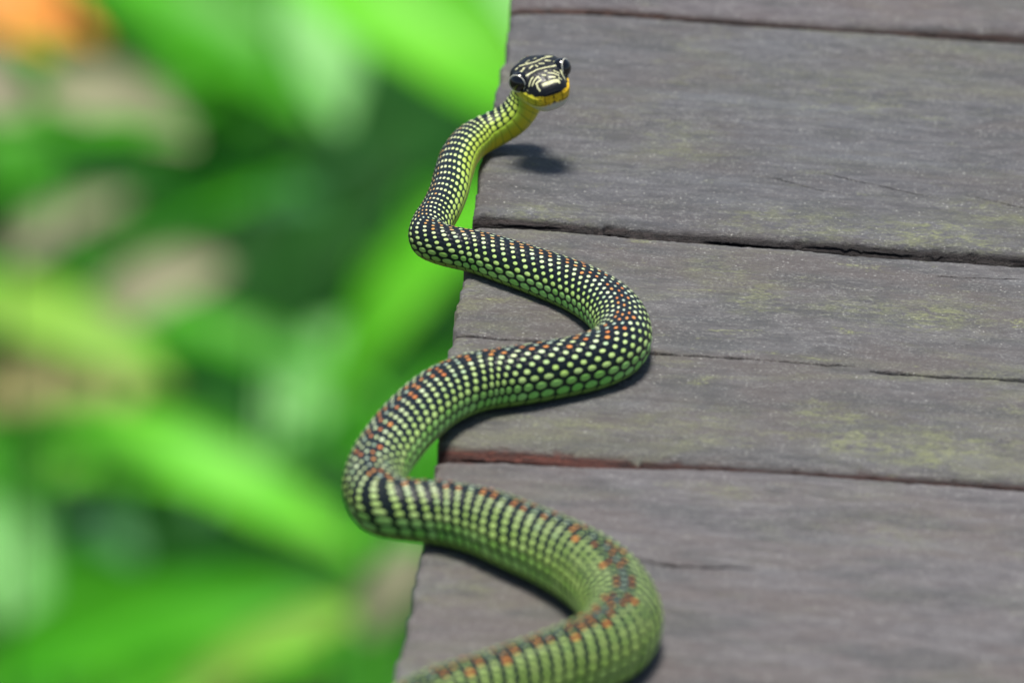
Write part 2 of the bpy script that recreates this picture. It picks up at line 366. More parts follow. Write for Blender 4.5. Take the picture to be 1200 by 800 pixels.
# head frame
YAW, HP, HR = math.radians(24), math.radians(9), math.radians(14)
Fh = np.array([math.sin(YAW) * math.cos(HP), -math.cos(YAW) * math.cos(HP), -math.sin(HP)])
Lr = np.cross(Fh, np.array([0, 0, 1.0])); Lr /= np.linalg.norm(Lr); Lr = -Lr      # towards picture right
Uh = np.cross(Lr, Fh) if np.cross(Lr, Fh)[2] > 0 else -np.cross(Lr, Fh)
Lr, Uh = Lr * math.cos(HR) + Uh * math.sin(HR), Uh * math.cos(HR) - Lr * math.sin(HR)
E = P_(633, 92.5, 21.5)
pt = E - Fh * 8.2 - Uh * 7.4; add(0, 0, 0, 4.1, (-.35, 1, .15), 1.8, raw=pt)
pt = E - Fh * 7.9 - Uh * 3.9; add(0, 0, 0, 3.7, Uh * .7 - Fh * .6, 1.5, raw=pt)
pt = E - Fh * 6.2 - Uh * 1.2; add(0, 0, 0, 3.6, Uh - Fh * .2, 1.5, raw=pt)
pt = E - Fh * 3.5 - Uh * .1; add(0, 0, 0, 3.8, Uh, 1.5, raw=pt)
pt = E; add(0, 0, 0, 3.8, Uh, 1.5, raw=pt)

CP = np.array([c[0] for c in cp]); CR = np.array([c[1] for c in cp]); CD = np.array([c[2] / np.linalg.norm(c[2]) for c in cp]); CA = np.array([c[3] for c in cp])
def crom(vals, knots, ts):            # non-uniform Catmull-Rom
    vals = np.asarray(vals, float); vals = vals[:, None] if vals.ndim == 1 else vals
    m = np.zeros_like(vals)
    h = np.diff(knots)[:, None]; dl = np.diff(vals, axis=0) / h
    m[1:-1] = (dl[:-1] * h[1:] + dl[1:] * h[:-1]) / (h[1:] + h[:-1]); m[0] = dl[0]; m[-1] = dl[-1]
    i = np.clip(np.searchsorted(knots, ts, 'right') - 1, 0, len(knots) - 2)
    hh = (knots[i + 1] - knots[i])[:, None]; x = ((ts - knots[i])[:, None]) / hh
    return (2 * x**3 - 3 * x**2 + 1) * vals[i] + (x**3 - 2 * x**2 + x) * hh * m[i] + (-2 * x**3 + 3 * x**2) * vals[i + 1] + (x**3 - x**2) * hh * m[i + 1]
kn = np.concatenate([[0], np.cumsum(np.linalg.norm(np.diff(CP, axis=0), axis=1))])
tt = np.linspace(0, kn[-1], 12000)
PP = crom(CP, kn, tt); S = np.concatenate([[0], np.cumsum(np.linalg.norm(np.diff(PP, axis=0), axis=1))])
LT = S[-1]
step = 0.27
sr = np.arange(0, LT - 12, step); sr = np.concatenate([sr, np.linspace(LT - 12, LT, 100)])
tr = np.interp(sr, S, tt)
PC = crom(CP, kn, tr); RC = crom(CR, kn, tr)[:, 0]; DC = crom(CD, kn, tr); AC = crom(CA, kn, tr)[:, 0]
kk = 9; pad = np.pad(PC, ((kk, kk), (0, 0)), 'edge')
sm = np.array([pad[j:j + len(PC)] for j in range(2 * kk + 1)]).mean(0)
body_part = sr < LT - 14
PC[kk:-100 - kk] = sm[kk:-100 - kk]
TG = np.gradient(PC, axis=0); TG /= np.linalg.norm(TG, axis=1)[:, None]
DN = DC - TG * (DC * TG).sum(1)[:, None]; DN /= np.linalg.norm(DN, axis=1)[:, None]
SN = np.cross(TG, DN)                  # sideways
NA = 192; HALF = 11.0                  # 22 scale widths round the body
th = np.linspace(0, 2 * np.pi, NA, endpoint=False)
thc = (th + np.pi) % (2 * np.pi) - np.pi
su = (thc / np.pi + .14 * np.sin(thc)) * HALF                # row coordinate, 0 = along the spine
vlen = np.concatenate([[0], np.cumsum(np.diff(sr) / ((AC[1:] + AC[:-1]) / 2))])
absu = np.abs(su)
SD = crom(np.array([c[4] for c in cp]), kn, tr)[:, 0]      # how far each row is shifted from the one above it
SU = np.broadcast_to(su, (len(sr), NA)); SV = np.broadcast_to(vlen[:, None], (len(sr), NA))
rowi = np.round(SU); du_ = (SU - rowi); ph = SV + SD[:, None] * np.abs(rowi); dv_ = ph - np.floor(ph) - .5
dors = np.clip((8.9 - np.abs(SU)) * 4, 0, 1)
sc_h = np.clip(1 - (np.abs(du_) * 2) ** 3.0, 0, 1) * np.clip(1 - (np.abs(dv_) * 2) ** 4, 0, 1) * (1.0 - .25 * dv_)
pv = SV - np.floor(SV); ven = np.clip(1 - (np.abs(pv - .5) * 2) ** 8, 0, 1)
relief = (sc_h * dors + ven * .8 * (1 - dors))
relief_amp = 0.030 * RC[:, None] * (1 - np.clip((sr - (LT - 7)) / 4, 0, 1))[:, None]
cy, sy = np.cos(thc), np.sin(thc)
NKr = crom(np.array([c[6] for c in cp]), kn, tr)[:, 0]
# slightly keeled cross-section: rounded back, flat belly with side corners
prof = 1.0 - 0.07 * np.clip(-cy, 0, 1) ** 2
cl_ = np.clip(-cy, 0, 1); flat = (np.abs(sy) ** 2.7 + (cl_ / .82) ** 2.7) ** (-1 / 2.7); flat = np.where(cy < 0, flat, 1.0)
fk = (1 - np.clip(NKr, 0, 1))[:, None]
rad = RC[:, None] * (flat[None, :] * fk + prof[None, :] * (1 - fk)) + relief * relief_amp
CE, SE = np.broadcast_to(cy, rad.shape), np.broadcast_to(sy, rad.shape)
Vb = PC[:, None, :] + DN[:, None, :] * (rad * CE)[..., None] + SN[:, None, :] * (rad * SE)[..., None]
lo = Vb[..., 2]                        # lie on the planks: nothing of the body sinks into them
BK = crom(np.array([c[5] for c in cp]), kn, tr)[:, 0]; NK = crom(np.array([c[6] for c in cp]), kn, tr)[:, 0]
# ---- head rings, continuing the same surface
hs = np.array([-6.5, -4.5, -2.5, -.8, 0.8, 2.4, 4.0, 5.4, 6.6, 7.5, 8.1, 8.45, 8.6])
hw = np.array([4.8, 6.0, 6.6, 6.7, 6.5, 6.3, 5.9, 5.4, 4.85, 4.15, 3.3, 2.1, .25])
ht = np.array([3.3, 3.45, 3.6, 3.7, 3.7, 3.6, 3.3, 3.0, 2.65, 2.2, 1.6, 1.0, .1])
hb = np.array([3.9, 4.5, 5.0, 5.2, 5.2, 5.2, 5.1, 5.0, 4.8, 4.4, 3.6, 2.3, .2])
def smooth_interp(s, x, y): return crom(y, x, s)[:, 0]
hst = np.concatenate([np.arange(.12, 7.6, .12), np.linspace(7.65, 8.6, 22)])
hk = hs
def head_xyz(s_arr, ang):
    W = smooth_interp(s_arr, hk, hw)[:, None]; T_ = smooth_interp(s_arr, hk, ht)[:, None]; B_ = smooth_interp(s_arr, hk, hb)[:, None]
    c, s = np.cos(ang)[None, :], np.sin(ang)[None, :]
    n = np.where(c > 0, 3.4, 2.7)
    k = (np.abs(c) ** n + np.abs(s) ** n) ** (-1 / n)
    z = k * c * np.where(c > 0, T_, B_); x = k * s * W * (1 - .34 * np.clip(s_arr + 3, 0, 5)[:, None] / 5 * np.clip(c, 0, 1) ** .7)
    return x, z
# blend the last tube rings (from -6.5 mm to the eyes) into the head's section
sl = sr - LT                           # 0 at the eye station
hb_i = np.where(sl > -6.5)[0]
hx, hz = head_xyz(sl[hb_i], thc)
bl = np.clip((sl[hb_i] + 6.5) / 3.0, 0, 1); bl = (bl * bl * (3 - 2 * bl))[:, None, None]
sgn = 1.0 if np.dot(SN[-1], Lr) > 0 else -1.0
Vh = PC[hb_i][:, None, :] + DN[hb_i][:, None, :] * hz[..., None] + SN[hb_i][:, None, :] * hx[..., None]
Vb[hb_i] = Vb[hb_i] * (1 - bl) + Vh * bl
hx, hz = head_xyz(hst, thc)
nose = E[None, None, :] + Fh[None, None, :] * hst[:, None, None] + (-.35 * np.clip(hst - 2, 0, 9) ** 1.3 * .12)[:, None, None] * Uh
Vn_ = nose + Uh * hz[..., None] + (Lr * sgn) * hx[..., None]
allV = np.concatenate([Vb, Vn_], 0)
nring = allV.shape[0]
# local head coordinates of every vertex
rel = allV - E
hl = (rel @ Lr); hf = (rel @ Fh); hu = (rel @ Uh)
# grooves between the head shields, brow and snout modelling
bb = np.concatenate([sl, hst])
headness = np.clip((bb + 8.5) / 1.5, 0, 1)[:, None]
C0 = lambda c: np.array(c, float)
hc = np.zeros(allV.shape); BLACK = C0((.012, .014, .018))
hc[:] = BLACK
def seg_d(px, pz, pts):
    d = np.full(px.shape, 99.0)
    for (x0, y0), (x1, y1) in zip(pts[:-1], pts[1:]):
        vx, vy = x1 - x0, y1 - y0; L = vx * vx + vy * vy + 1e-9
        k = np.clip(((px - x0) * vx + (pz - y0) * vy) / L, 0, 1)
        d = np.minimum(d, np.hypot(px - x0 - k * vx, pz - y0 - k * vy))
    return d
EU = 1.45
def conv(p):                           # close-up sketch units -> across, along (mm)
    dx, dy = p[0] - 490, p[1] - 322
    sg = np.linspace(-7, 8, 200); tp = smooth_interp(sg, hk, ht)
    return ((dx * .957 - dy * .29) / 33.3, float(np.interp(dx * .29 + dy * .957, sg * 18.1 - (tp - EU) * 27.9, sg)))
strokes = [([(300, 268), (318, 262)], .2), ([(380, 318), (398, 312)], .18), ([(505, 305), (520, 303)], .2), ([(440, 345), (452, 362)], .18), ([(600, 345), (618, 352)], .18), ([(395, 225), (402, 232)], .2), ([(335, 250), (400, 240), (470, 222), (530, 195), (590, 178)], .26), ([(415, 212), (425, 208)], .25), ([(470, 192), (485, 186)], .28), ([(560, 175), (610, 168)], .22),
           ([(308, 345), (370, 325), (450, 292), (520, 275), (580, 260), (632, 240)], .27), ([(285, 315), (335, 292)], .34), ([(335, 300), (360, 270)], .3),
           ([(402, 275), (430, 258)], .34), ([(455, 252), (463, 265)], .26), ([(485, 240), (522, 240)], .24), ([(545, 212), (575, 214)], .34), ([(600, 222), (632, 200)], .38),
           ([(358, 385), (385, 355), (400, 348)], .26), ([(382, 395), (405, 372), (432, 352)], .26), ([(412, 395), (455, 375)], .32), ([(415, 398), (418, 425), (430, 445)], .26),
           ([(478, 335), (500, 338)], .33), ([(530, 318), (570, 320), (605, 328)], .27), ([(580, 295), (612, 305)], .27), ([(528, 352), (570, 350)], .38),
           ([(628, 275), (640, 300), (660, 332)], .24), ([(337, 395), (345, 440)], .2), ([(575, 372), (595, 390)], .3), ([(655, 350), (662, 375)], .2)]
cream = C0((.80, .80, .46))
m = np.zeros(hl.shape)
for pts, wd in strokes:
    d = seg_d(hl, hf, [conv(p) for p in pts])
    m = np.maximum(m, 1 - np.clip((d - wd * .40) / .12, 0, 1))
m *= np.clip((hu - .6) / .5, 0, 1)
# glossy highlight on the black snout plate, painted as a whitish bar
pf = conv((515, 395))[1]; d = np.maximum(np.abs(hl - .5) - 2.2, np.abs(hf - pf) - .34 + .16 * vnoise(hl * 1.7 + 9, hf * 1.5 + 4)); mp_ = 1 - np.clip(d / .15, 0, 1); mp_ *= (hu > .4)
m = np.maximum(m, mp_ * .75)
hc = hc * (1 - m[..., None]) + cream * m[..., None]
# shields around the snout: lips
lipz = .15 - .10 * np.clip(3 - hf, 0, 6) * .9 + .12 * np.sin(hf * 3.4) - np.exp(-((hf - .2) / 2.6) ** 2) * .6
mouth = -2.45 + .04 * hf
lip = 1 - np.clip((hu - lipz) / .18, 0, 1)
yel = C0((.88, .56, .02)); yg = C0((.55, .60, .05)); wh = C0((.64, .61, .50))
sideL = np.clip((-hl - 2.0) / 2.5, 0, 1)[..., None]
ycol = yel * (1 - sideL * .75) + yg * sideL * .75
vari = (fbm(hl * 2 + 50, hf * 2 + hu * 2 + 50, 3, 3) * .25)[..., None]
ycol = ycol * (1 + vari)
hc = hc * (1 - lip[..., None]) + ycol * lip[..., None]
sut = (np.abs(((np.arctan2(hl, hf + 3.5) * 5.2) % 1) - .5) > .455) & (hu < lipz + .2) & (hu > mouth)
hc[sut] = hc[sut] * .45
chin = np.clip((mouth - .15 - hu) / .3, 0, 1)[..., None]
hc = hc * (1 - chin) + (wh * (1 - sideL * .5) + yg * sideL * .5) * chin
ml = (np.abs(hu - mouth) < .12)
hc[ml] = hc[ml] * .22
# throat colour behind the jaw
groove = np.zeros(hl.shape)
for pts in ([(-4.6, -1.0), (0, -1.6), (4.6, -1.0)], [(0, -1.6), (0, -6)], [(-2.1, -1.2), (-1.7, 3.2)], [(2.1, -1.2), (1.7, 3.2)], [(-3.9, 3.2), (0, 3.5), (3.9, 3.2)], [(0, 3.5), (0, 6.6)], [(-3, 5.6), (0, 5.9), (3, 5.6)]):
    groove = np.maximum(groove, np.exp(-(seg_d(hl, hf, pts) / .14) ** 2))
groove *= np.clip(hu - .6, 0, 1)
groove = np.maximum(groove, np.exp(-((hu - mouth) / .13) ** 2) * 1.6 * (hf > -5))
groove = np.maximum(groove, sut * .5)
cen = PC[-1] * 0 + E
nvec = np.zeros_like(allV); nvec += Uh * np.where(hu > 0, 1, -1)[..., None]
gmask = (groove * headness * np.clip((bb + 6.0) / 1.0, 0, 1)[:, None])[..., None]
ax = np.concatenate([PC, E + Fh * hst[:, None]], 0)[:, None, :]
outd = allV - ax; outd /= (np.linalg.norm(outd, axis=2)[..., None] + 1e-6)
allV = allV - outd * gmask * .10
# brow ridges over the eyes, hollow for the eyeballs
EYE = [(-5.5, .6, EU), (5.5, .6, EU)]; ER = 2.5
for ex, ef, eu in EYE:
    q = E + Lr * ex + Fh * ef + Uh * eu
    dd = np.linalg.norm(allV - q, axis=2)
    rim = np.exp(-((dd - ER - .1) / .45) ** 2) * (hu > eu - .2) * (bb > -5)[:, None]
    allV = allV + outd * (rim * .30)[..., None]
# nostrils
for ex in (-2.6, 2.6):
    q = E + Lr * ex + Fh * 6.6 + Uh * .55
    dd = np.linalg.norm(allV - q, axis=2); g = np.exp(-(dd / .38) ** 2) * (bb > 0)[:, None]
    allV = allV - outd * (g * .35)[..., None]; hc = hc * (1 - .9 * g[..., None])
allV = allV / 1000.0
SUa = np.concatenate([SU, np.broadcast_to(su, (len(hst), NA))]); SVa = np.concatenate([SV, np.broadcast_to(SV[-1], (len(hst), NA))])
Tt = np.concatenate([sr / LT, np.ones(len(hst))])
F = grid_faces(nring, NA, wrap_c=True)
snake = empty('tree_snake', tuple(at(600, 442)))
tag(snake, 'slender black and green spotted snake winding along the edge of the boardwalk, head raised', 'snake')

# skin
N = NT('snake_skin', 0.34)
SUs, SVs, ST, HD = N.attr('su'), N.attr('sv'), N.attr('st'), N.attr('head')
row = N.ma('ROUND', SUs); dU_ = N.ma('SUBTRACT', SUs, row)
phs = N.ma('ADD', SVs, N.ma('MULTIPLY', N.ma('ABSOLUTE', row), N.attr('sd')))
cell = N.ma('FLOOR', phs); dV_ = N.ma('SUBTRACT', N.ma('SUBTRACT', phs, cell), .5)
ar = N.ma('ABSOLUTE', row)
wn = N.n('ShaderNodeTexWhiteNoise', noise_dimensions='2D'); cxy = N.n('ShaderNodeCombineXYZ')
N.put(cxy.inputs[0], row); N.put(cxy.inputs[1], cell); N.t.links.new(cxy.outputs[0], wn.inputs['Vector'])
rnd = wn.outputs['Value']; sxyz = N.n('ShaderNodeSeparateXYZ'); N.t.links.new(wn.outputs['Color'], sxyz.inputs[0])
r2, r3 = sxyz.outputs[1], sxyz.outputs[2]
latf = N.ss(ar, 4.5, 8.0)               # 0 on the back, 1 low on the flank
back = N.attr('back')         # 1 towards the tail end
nk = N.attr('neck')
rad_u = N.ma('ADD', N.ma('ADD', .30, N.ma('MULTIPLY', latf, .13)), N.ma('ADD', N.ma('MULTIPLY', back, .08), N.ma('MULTIPLY', N.ma('SUBTRACT', r2, .5), .07)))
rad_u = N.ma('SUBTRACT', rad_u, N.ma('MULTIPLY', N.ma('LESS_THAN', ar, 1.5), .09))
rad_v = N.ma('ADD', N.ma('ADD', .195, N.ma('MULTIPLY', latf, .22)), N.ma('ADD', N.ma('MULTIPLY', back, .015), N.ma('ADD', N.ma('MULTIPLY', nk, -.02), N.ma('MULTIPLY', N.ma('SUBTRACT', r3, .5), .05))))
rad_v = N.ma('SUBTRACT', rad_v, N.ma('MULTIPLY', N.ma('LESS_THAN', ar, 1.5), N.ma('MULTIPLY', back, .09)))
q = N.ma('SQRT', N.ma('ADD', N.ma('POWER', N.ma('DIVIDE', N.ma('ABSOLUTE', dU_), rad_u), 2), N.ma('POWER', N.ma('DIVIDE', N.ma('ABSOLUTE', N.ma('ADD', dV_, .03)), rad_v), 2)))
spot = N.ss(q, .82, 1.18, 1, 0)
pale = N.mix(r2, (.84, .95, .46), (.84, .96, .66))
pale = N.mix(nk, pale, (.90, .92, .55))
pale = N.mix(N.ss(rnd, .80, .86, 0, .6), pale, (.45, .66, .66))
midc = N.mix(r3, (.58, .86, .20), (.68, .92, .32))
midc = N.mix(N.ma('MULTIPLY', nk, .7), midc, (.80, .90, .38))
lowc = N.mix(r3, (.22, .66, .10), (.36, .76, .20))
lowc = N.mix(nk, lowc, (.58, .74, .10))
cc = N.mix(N.ss(ar, 1.5, 5.5), pale, midc); cc = N.mix(N.ss(ar, 5.8, 7.6), cc, lowc)
cc = N.mix(N.ma('MULTIPLY', back, .75), cc, N.mix(r2, (.36, .60, .08), (.52, .72, .16)))
# warm flowers of spots along the spine
orr = N.ma('GREATER_THAN', N.ma('SINE', N.ma('ADD', N.ma('MULTIPLY', cell, 2.1), N.ma('MULTIPLY', r2, 1.6))), -.15)
isb = N.ma('COMPARE', ar, 1.0, .1); is0 = N.ma('COMPARE', ar, 0.0, .1)
om = N.ma('MAXIMUM', N.ma('MULTIPLY', isb, orr), N.ma('MULTIPLY', is0, N.ma('GREATER_THAN', rnd, .62)))
om = N.ma('MAXIMUM', om, N.ma('MULTIPLY', N.ma('COMPARE', ar, 2.0, .1), N.ma('GREATER_THAN', rnd, .80)))
ocol = N.mix(N.ma('MAXIMUM', nk, N.ss(ST, .80, .92)), N.mix(r3, (.88, .20, .02), (.90, .34, .06)), N.mix(r3, (.75, .36, .08), (.85, .60, .25)))
cc = N.mix(N.ma('MULTIPLY', om, .92), cc, ocol)
cc = N.mix(N.ma('MULTIPLY', N.ma('MULTIPLY', is0, N.ma('LESS_THAN', rnd, .42)), .8), cc, (.50, .62, .52))
nz = N.noise(N.coord((1, 1, 1)), 1500, 3, .6)
cc = N.mix(N.ss(nz, .3, .75, 0, .2), cc, (.10, .22, .04), 'MIX')
skin = N.mix(N.ss(ar, 4.0, 9.0), (.008, .012, .017), (.012, .035, .014))
skin = N.mix(N.ma('MULTIPLY', back, .25), skin, (.022, .050, .014))
body = N.mix(spot, skin, cc)
# belly shields
ab0 = N.ma('ABSOLUTE', SUs)
pvn = N.ma('ABSOLUTE', N.ma('SUBTRACT', N.ma('FRACT', SVs), .5))
vcol = N.mix(nk, (.20, .36, .07), N.mix(N.ss(ab0, 8.6, 10.2), (.42, .62, .05), (.66, .58, .03)))
vcol = N.mix(N.ss(pvn, .40, .47), vcol, N.mix(nk, (.015, .03, .01), (.36, .40, .03)))
ab = N.ma('ABSOLUTE', SUs)
vcol = N.mix(N.ma('MULTIPLY', N.attr('throat'), .8), vcol, N.mix(N.ss(SUs, -9.5, 9.5), (.42, .66, .10), (.72, .68, .36)))
body = N.mix(N.ss(ab, 8.45, 8.6), body, vcol)
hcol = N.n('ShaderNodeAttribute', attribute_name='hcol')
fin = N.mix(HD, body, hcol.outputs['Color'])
N.base(fin)
N.put(N.b.inputs['Roughness'], N.ss(nz, .3, .7, .30, .46))
N.bump(nz, .12, .0003); N.b.inputs['Specular IOR Level'].default_value = .24
so_ = mesh_obj('body', allV.reshape(-1, 3), F, N.m, snake)
so_.matrix_parent_inverse = Matrix.Translation(-Vector(snake.location))
fattr(so_, 'back', np.broadcast_to(np.concatenate([BK, np.full(len(hst), 0)])[:, None], SUa.shape)); fattr(so_, 'neck', np.broadcast_to(np.concatenate([NK, np.full(len(hst), 1)])[:, None], SUa.shape)); fattr(so_, 'throat', np.broadcast_to(np.clip((bb + 17) / 8, 0, 1)[:, None], SUa.shape)); fattr(so_, 'sd', np.broadcast_to(np.concatenate([SD, np.full(len(hst), SD[-1])])[:, None], SUa.shape)); fattr(so_, 'su', SUa); fattr(so_, 'sv', SVa); fattr(so_, 'st', np.broadcast_to(Tt[:, None], SUa.shape))
# the head mask: hard edge behind the jaw, following the last shields
hm = np.clip((bb[:, None] - (-5.6 - .35 * np.cos(SUa * 2 * np.pi) * (np.abs(SUa) < 8)) + (np.abs(SUa) / 11) ** 2 * 2.5) / .35, 0, 1)
fattr(so_, 'head', hm)
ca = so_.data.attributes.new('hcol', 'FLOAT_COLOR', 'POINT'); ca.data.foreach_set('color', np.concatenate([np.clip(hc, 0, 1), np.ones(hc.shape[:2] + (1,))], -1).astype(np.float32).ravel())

Ne = NT('snake_eye', 0.06); Ne.base((.004, .004, .005)); Ne.b.inputs['Coat Weight'].default_value = .5
Nr = NT('iris_ring', 0.3); Nr.base((.75, .74, .62))
for ex, ef, eu in EYE:
    c = (E + Lr * ex + Fh * ef + Uh * eu) / 1000
    axis = Lr * math.copysign(.74, ex) + Fh * .62 + Uh * .2; axis /= np.linalg.norm(axis)
    a1 = np.cross(axis, Uh); a1 /= np.linalg.norm(a1); a2 = np.cross(axis, a1)
    lat = np.linspace(0, np.pi, 25); lon = np.linspace(0, 2 * np.pi, 40, endpoint=False)
    LA, LO = np.meshgrid(lat, lon, indexing='ij')
    rr = ER / 1000
    V = c + (np.cos(LA)[..., None] * axis * .98 + np.sin(LA)[..., None] * (np.cos(LO)[..., None] * a1 + np.sin(LO)[..., None] * a2)) * rr
    o = mesh_obj('eye', V.reshape(-1, 3), grid_faces(25, 40, wrap_c=True), Ne.m, snake); o.matrix_parent_inverse = so_.matrix_parent_inverse
    Rm, rt = rr * .865, rr * .05
    A, B = np.meshgrid(np.linspace(0, 2 * np.pi, 48, endpoint=False), np.linspace(0, 2 * np.pi, 10, endpoint=False), indexing='ij')
    rad_ = Rm + rt * np.cos(B)
    V = c + axis * rr * .50 + (np.cos(A) * rad_)[..., None] * a1 + (np.sin(A) * rad_)[..., None] * a2 + (rt * np.sin(B))[..., None] * axis
    o2 = mesh_obj('iris_ring', V.reshape(-1, 3), grid_faces(48, 10, True, True), Nr.m, o); 

# ------------------------------------------------------------------ ground and plants below the walk
Ng = NT('forest_soil', .9)
Ng.base(Ng.mix(Ng.ss(Ng.noise(Ng.coord(), 9, 4), .4, .65), (.035, .028, .018), (.03, .055, .015)))
gx = np.concatenate([-np.geomspace(400, 2, 14), np.linspace(-1.8, 1.8, 40), np.geomspace(2, 400, 14)])
GX, GY = np.meshgrid(gx, gx + 3, indexing='ij')
GZ = -H + fbm(GX * 2, GY * 2, 3, 5) * .03
mesh_obj('ground', np.stack([GX, GY, GZ], -1).reshape(-1, 3), grid_faces(len(gx), len(gx)), Ng.m)
tag(bpy.data.objects['ground'], 'dark forest soil under the plants', None, None, 'structure')

def leaf_mat(name, c1, c2, trans=.45, rough=.42):
    N = NT(name, rough)
    n = N.noise(N.coord(), 22, 3)
    col = N.mix(N.ss(n, .35, .65), c1, c2); N.base(col); N.b.inputs['Specular IOR Level'].default_value = .22
    tr_ = N.n('ShaderNodeBsdfTranslucent'); N.put(tr_.inputs[0], N.mix(1.0, col, (1.3, 1.25, .6), 'MULTIPLY'))
    ms = N.n('ShaderNodeMixShader'); ms.inputs[0].default_value = trans
    out = N.t.nodes['Material Output']
    N.t.links.new(N.b.outputs[0], ms.inputs[1]); N.t.links.new(tr_.outputs[0], ms.inputs[2]); N.t.links.new(ms.outputs[0], out.inputs[0])
    return N.m
LM = {'bright': leaf_mat('leaf_bright', (.19, .72, .03), (.28, .80, .06)), 'pale': leaf_mat('leaf_pale', (.34, .76, .24), (.42, .80, .32)),
      'mid': leaf_mat('leaf_mid', (.07, .44, .012), (.11, .52, .02)), 'dark': leaf_mat('leaf_shaded', (.003, .055, .001), (.008, .11, .002), .25, .7),  # dark green has the shade of the deep gaps put into its colour
      'yellow': leaf_mat('leaf_yellow', (.36, .66, .08), (.40, .64, .13)), 'brown': leaf_mat('leaf_dead', (.27, .28, .15), (.36, .33, .22), .1, .8),
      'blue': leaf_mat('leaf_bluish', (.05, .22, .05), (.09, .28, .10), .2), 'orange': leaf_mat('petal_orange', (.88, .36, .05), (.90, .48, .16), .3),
      'tan': leaf_mat('leaf_tan', (.30, .26, .10), (.36, .34, .14), .2, .7)}
Ns = NT('stem_green', .6); Ns.base((.06, .25, .03))

def blade(name, a, b, wid, nrm, mat, parent, bow=.10, fold=.22, loc=None, nl=16, nw=7, blunt=1.0, seed=0):
    a, b = np.array(a), np.array(b); A = b - a; L = np.linalg.norm(A); A /= L
    n = nrm - A * np.dot(nrm, A); n /= np.linalg.norm(n); W = np.cross(n, A)
    s = np.linspace(0, 1, nl); t = np.linspace(-1, 1, nw)
    Sg, Tg = np.meshgrid(s, t, indexing='ij')
    wp = np.sin(np.pi * np.clip(Sg, .015, .985) ** .8) ** (.75 / blunt) * wid / 2
    h = np.sin(np.pi * Sg) * bow * L - Sg ** 2 * bow * L * .6 + np.abs(Tg) * wp * fold * 1.2 + np.sin(Sg * 19 + seed) * wp * .06 * Tg
    P = a + A * (Sg * L)[..., None] + W * (Tg * wp)[..., None] + n * h[..., None]
    Q = P - n * .0006
    V = np.concatenate([P.reshape(-1, 3), Q.reshape(-1, 3)])
    f1 = grid_faces(nl, nw); k = nl * nw
    rim = [i for i in range(nw)] + [(i) * nw + nw - 1 for i in range(1, nl)] + [(nl - 1) * nw + j for j in range(nw - 2, -1, -1)] + [i * nw for i in range(nl - 2, 0, -1)]
    rf = [[rim[i], rim[(i + 1) % len(rim)], rim[(i + 1) % len(rim)] + k, rim[i] + k] for i in range(len(rim))]
    F = np.concatenate([f1, f1[:, ::-1] + k, np.array(rf)])
    o = mesh_obj(name, V, F, mat, parent)
    if parent is not None: o.matrix_parent_inverse = Matrix.Translation(-Vector(parent.location))
    return o
def tube(name, pts, r0_, r1_, mat, parent, n=8):
    pts = np.array(pts, float); ts = np.linspace(0, 1, 14); k = np.linspace(0, 1, len(pts)); P = crom(pts, k, ts)
    T = np.gradient(P, axis=0); T /= np.linalg.norm(T, axis=1)[:, None]
    ref = np.array([1., .2, .1]); A1 = np.cross(T, ref); A1 /= np.linalg.norm(A1, axis=1)[:, None]; A2 = np.cross(T, A1)
    an = np.linspace(0, 2 * np.pi, n, endpoint=False); rr = np.linspace(r0_, r1_, 14)[:, None, None]
    V = P[:, None, :] + rr * (np.cos(an)[None, :, None] * A1[:, None, :] + np.sin(an)[None, :, None] * A2[:, None, :])
    o = mesh_obj(name, V.reshape(-1, 3), grid_faces(14, n, wrap_c=True), mat, parent)
    o.matrix_parent_inverse = Matrix.Translation(-Vector(parent.location)); return o
UPN = np.array([0, -.45, 1.0]); UPN /= np.linalg.norm(UPN)
def plant(label, cat, leaves, name='leafy_plant', stem=True):
    p0 = deep(*leaves[0][0], leaves[0][3]); g = (p0[0] + random.uniform(-.03, .03), p0[1] + .05, -H)
    root = empty(name, g); tag(root, label, cat)
    for k, (a, b, wpx, dist, mt, *rest) in enumerate(leaves):
        dd = rest[0] if rest else .03
        pa, pb = deep(*a, dist), deep(*b, dist - dd)
        wid = wpx / FPX * (3 + (dist - 3) * 2.6) * 1.15
        blade('leaf' if name != 'orange_flower' else 'petal', pa, pb, wid, UPN + np.array([random.uniform(-.2, .2), random.uniform(-.2, .1), 0]), LM[mt], root, bow=.08, seed=k)
        if stem: tube('stem', [g, (np.array(g) * .55 + pa * .45 + np.array([0, .01, .05])), pa], .0032, .0016, Ns.m, root)
    return root
plant('lush plant whose broad pale green leaves fill the top by the boardwalk edge', 'plant',
      [((330, -60), (660, 150), 150, 4.6, 'bright'), ((560, -60), (640, 70), 190, 4.75, 'pale'), ((350, -40), (400, 140), 95, 4.8, 'pale'), ((480, -70), (560, 60), 90, 4.9, 'bright')])
plant('plant with one long bright leaf slanting down beside the boardwalk', 'plant',
      [((600, 205), (375, 470), 85, 4.5, 'bright', .0), ((560, 430), (440, 560), 80, 4.9, 'mid'), ((420, 380), (300, 560), 85, 4.9, 'pale')])
plant('low plant with a long bright leaf pointing right below mid picture', 'plant',
      [((20, 500), (430, 640), 105, 4.5, 'bright'), ((40, 560), (300, 560), 70, 4.75, 'bright'), ((520, 600), (330, 480), 90, 4.9, 'mid')])
plant('spreading plant with wide green leaves along the bottom left', 'plant',
      [((-40, 800), (440, 690), 120, 4.4, 'mid'), ((180, 860), (470, 690), 70, 4.3, 'yellow'), ((-60, 700), (260, 740), 110, 4.7, 'mid'), ((100, 840), (380, 760), 80, 4.5, 'bright')])
plant('small plant of light green leaves at the lower left border', 'plant',
      [((-30, 590), (45, 760), 95, 4.6, 'pale'), ((-60, 500), (60, 640), 80, 4.9, 'mid')])
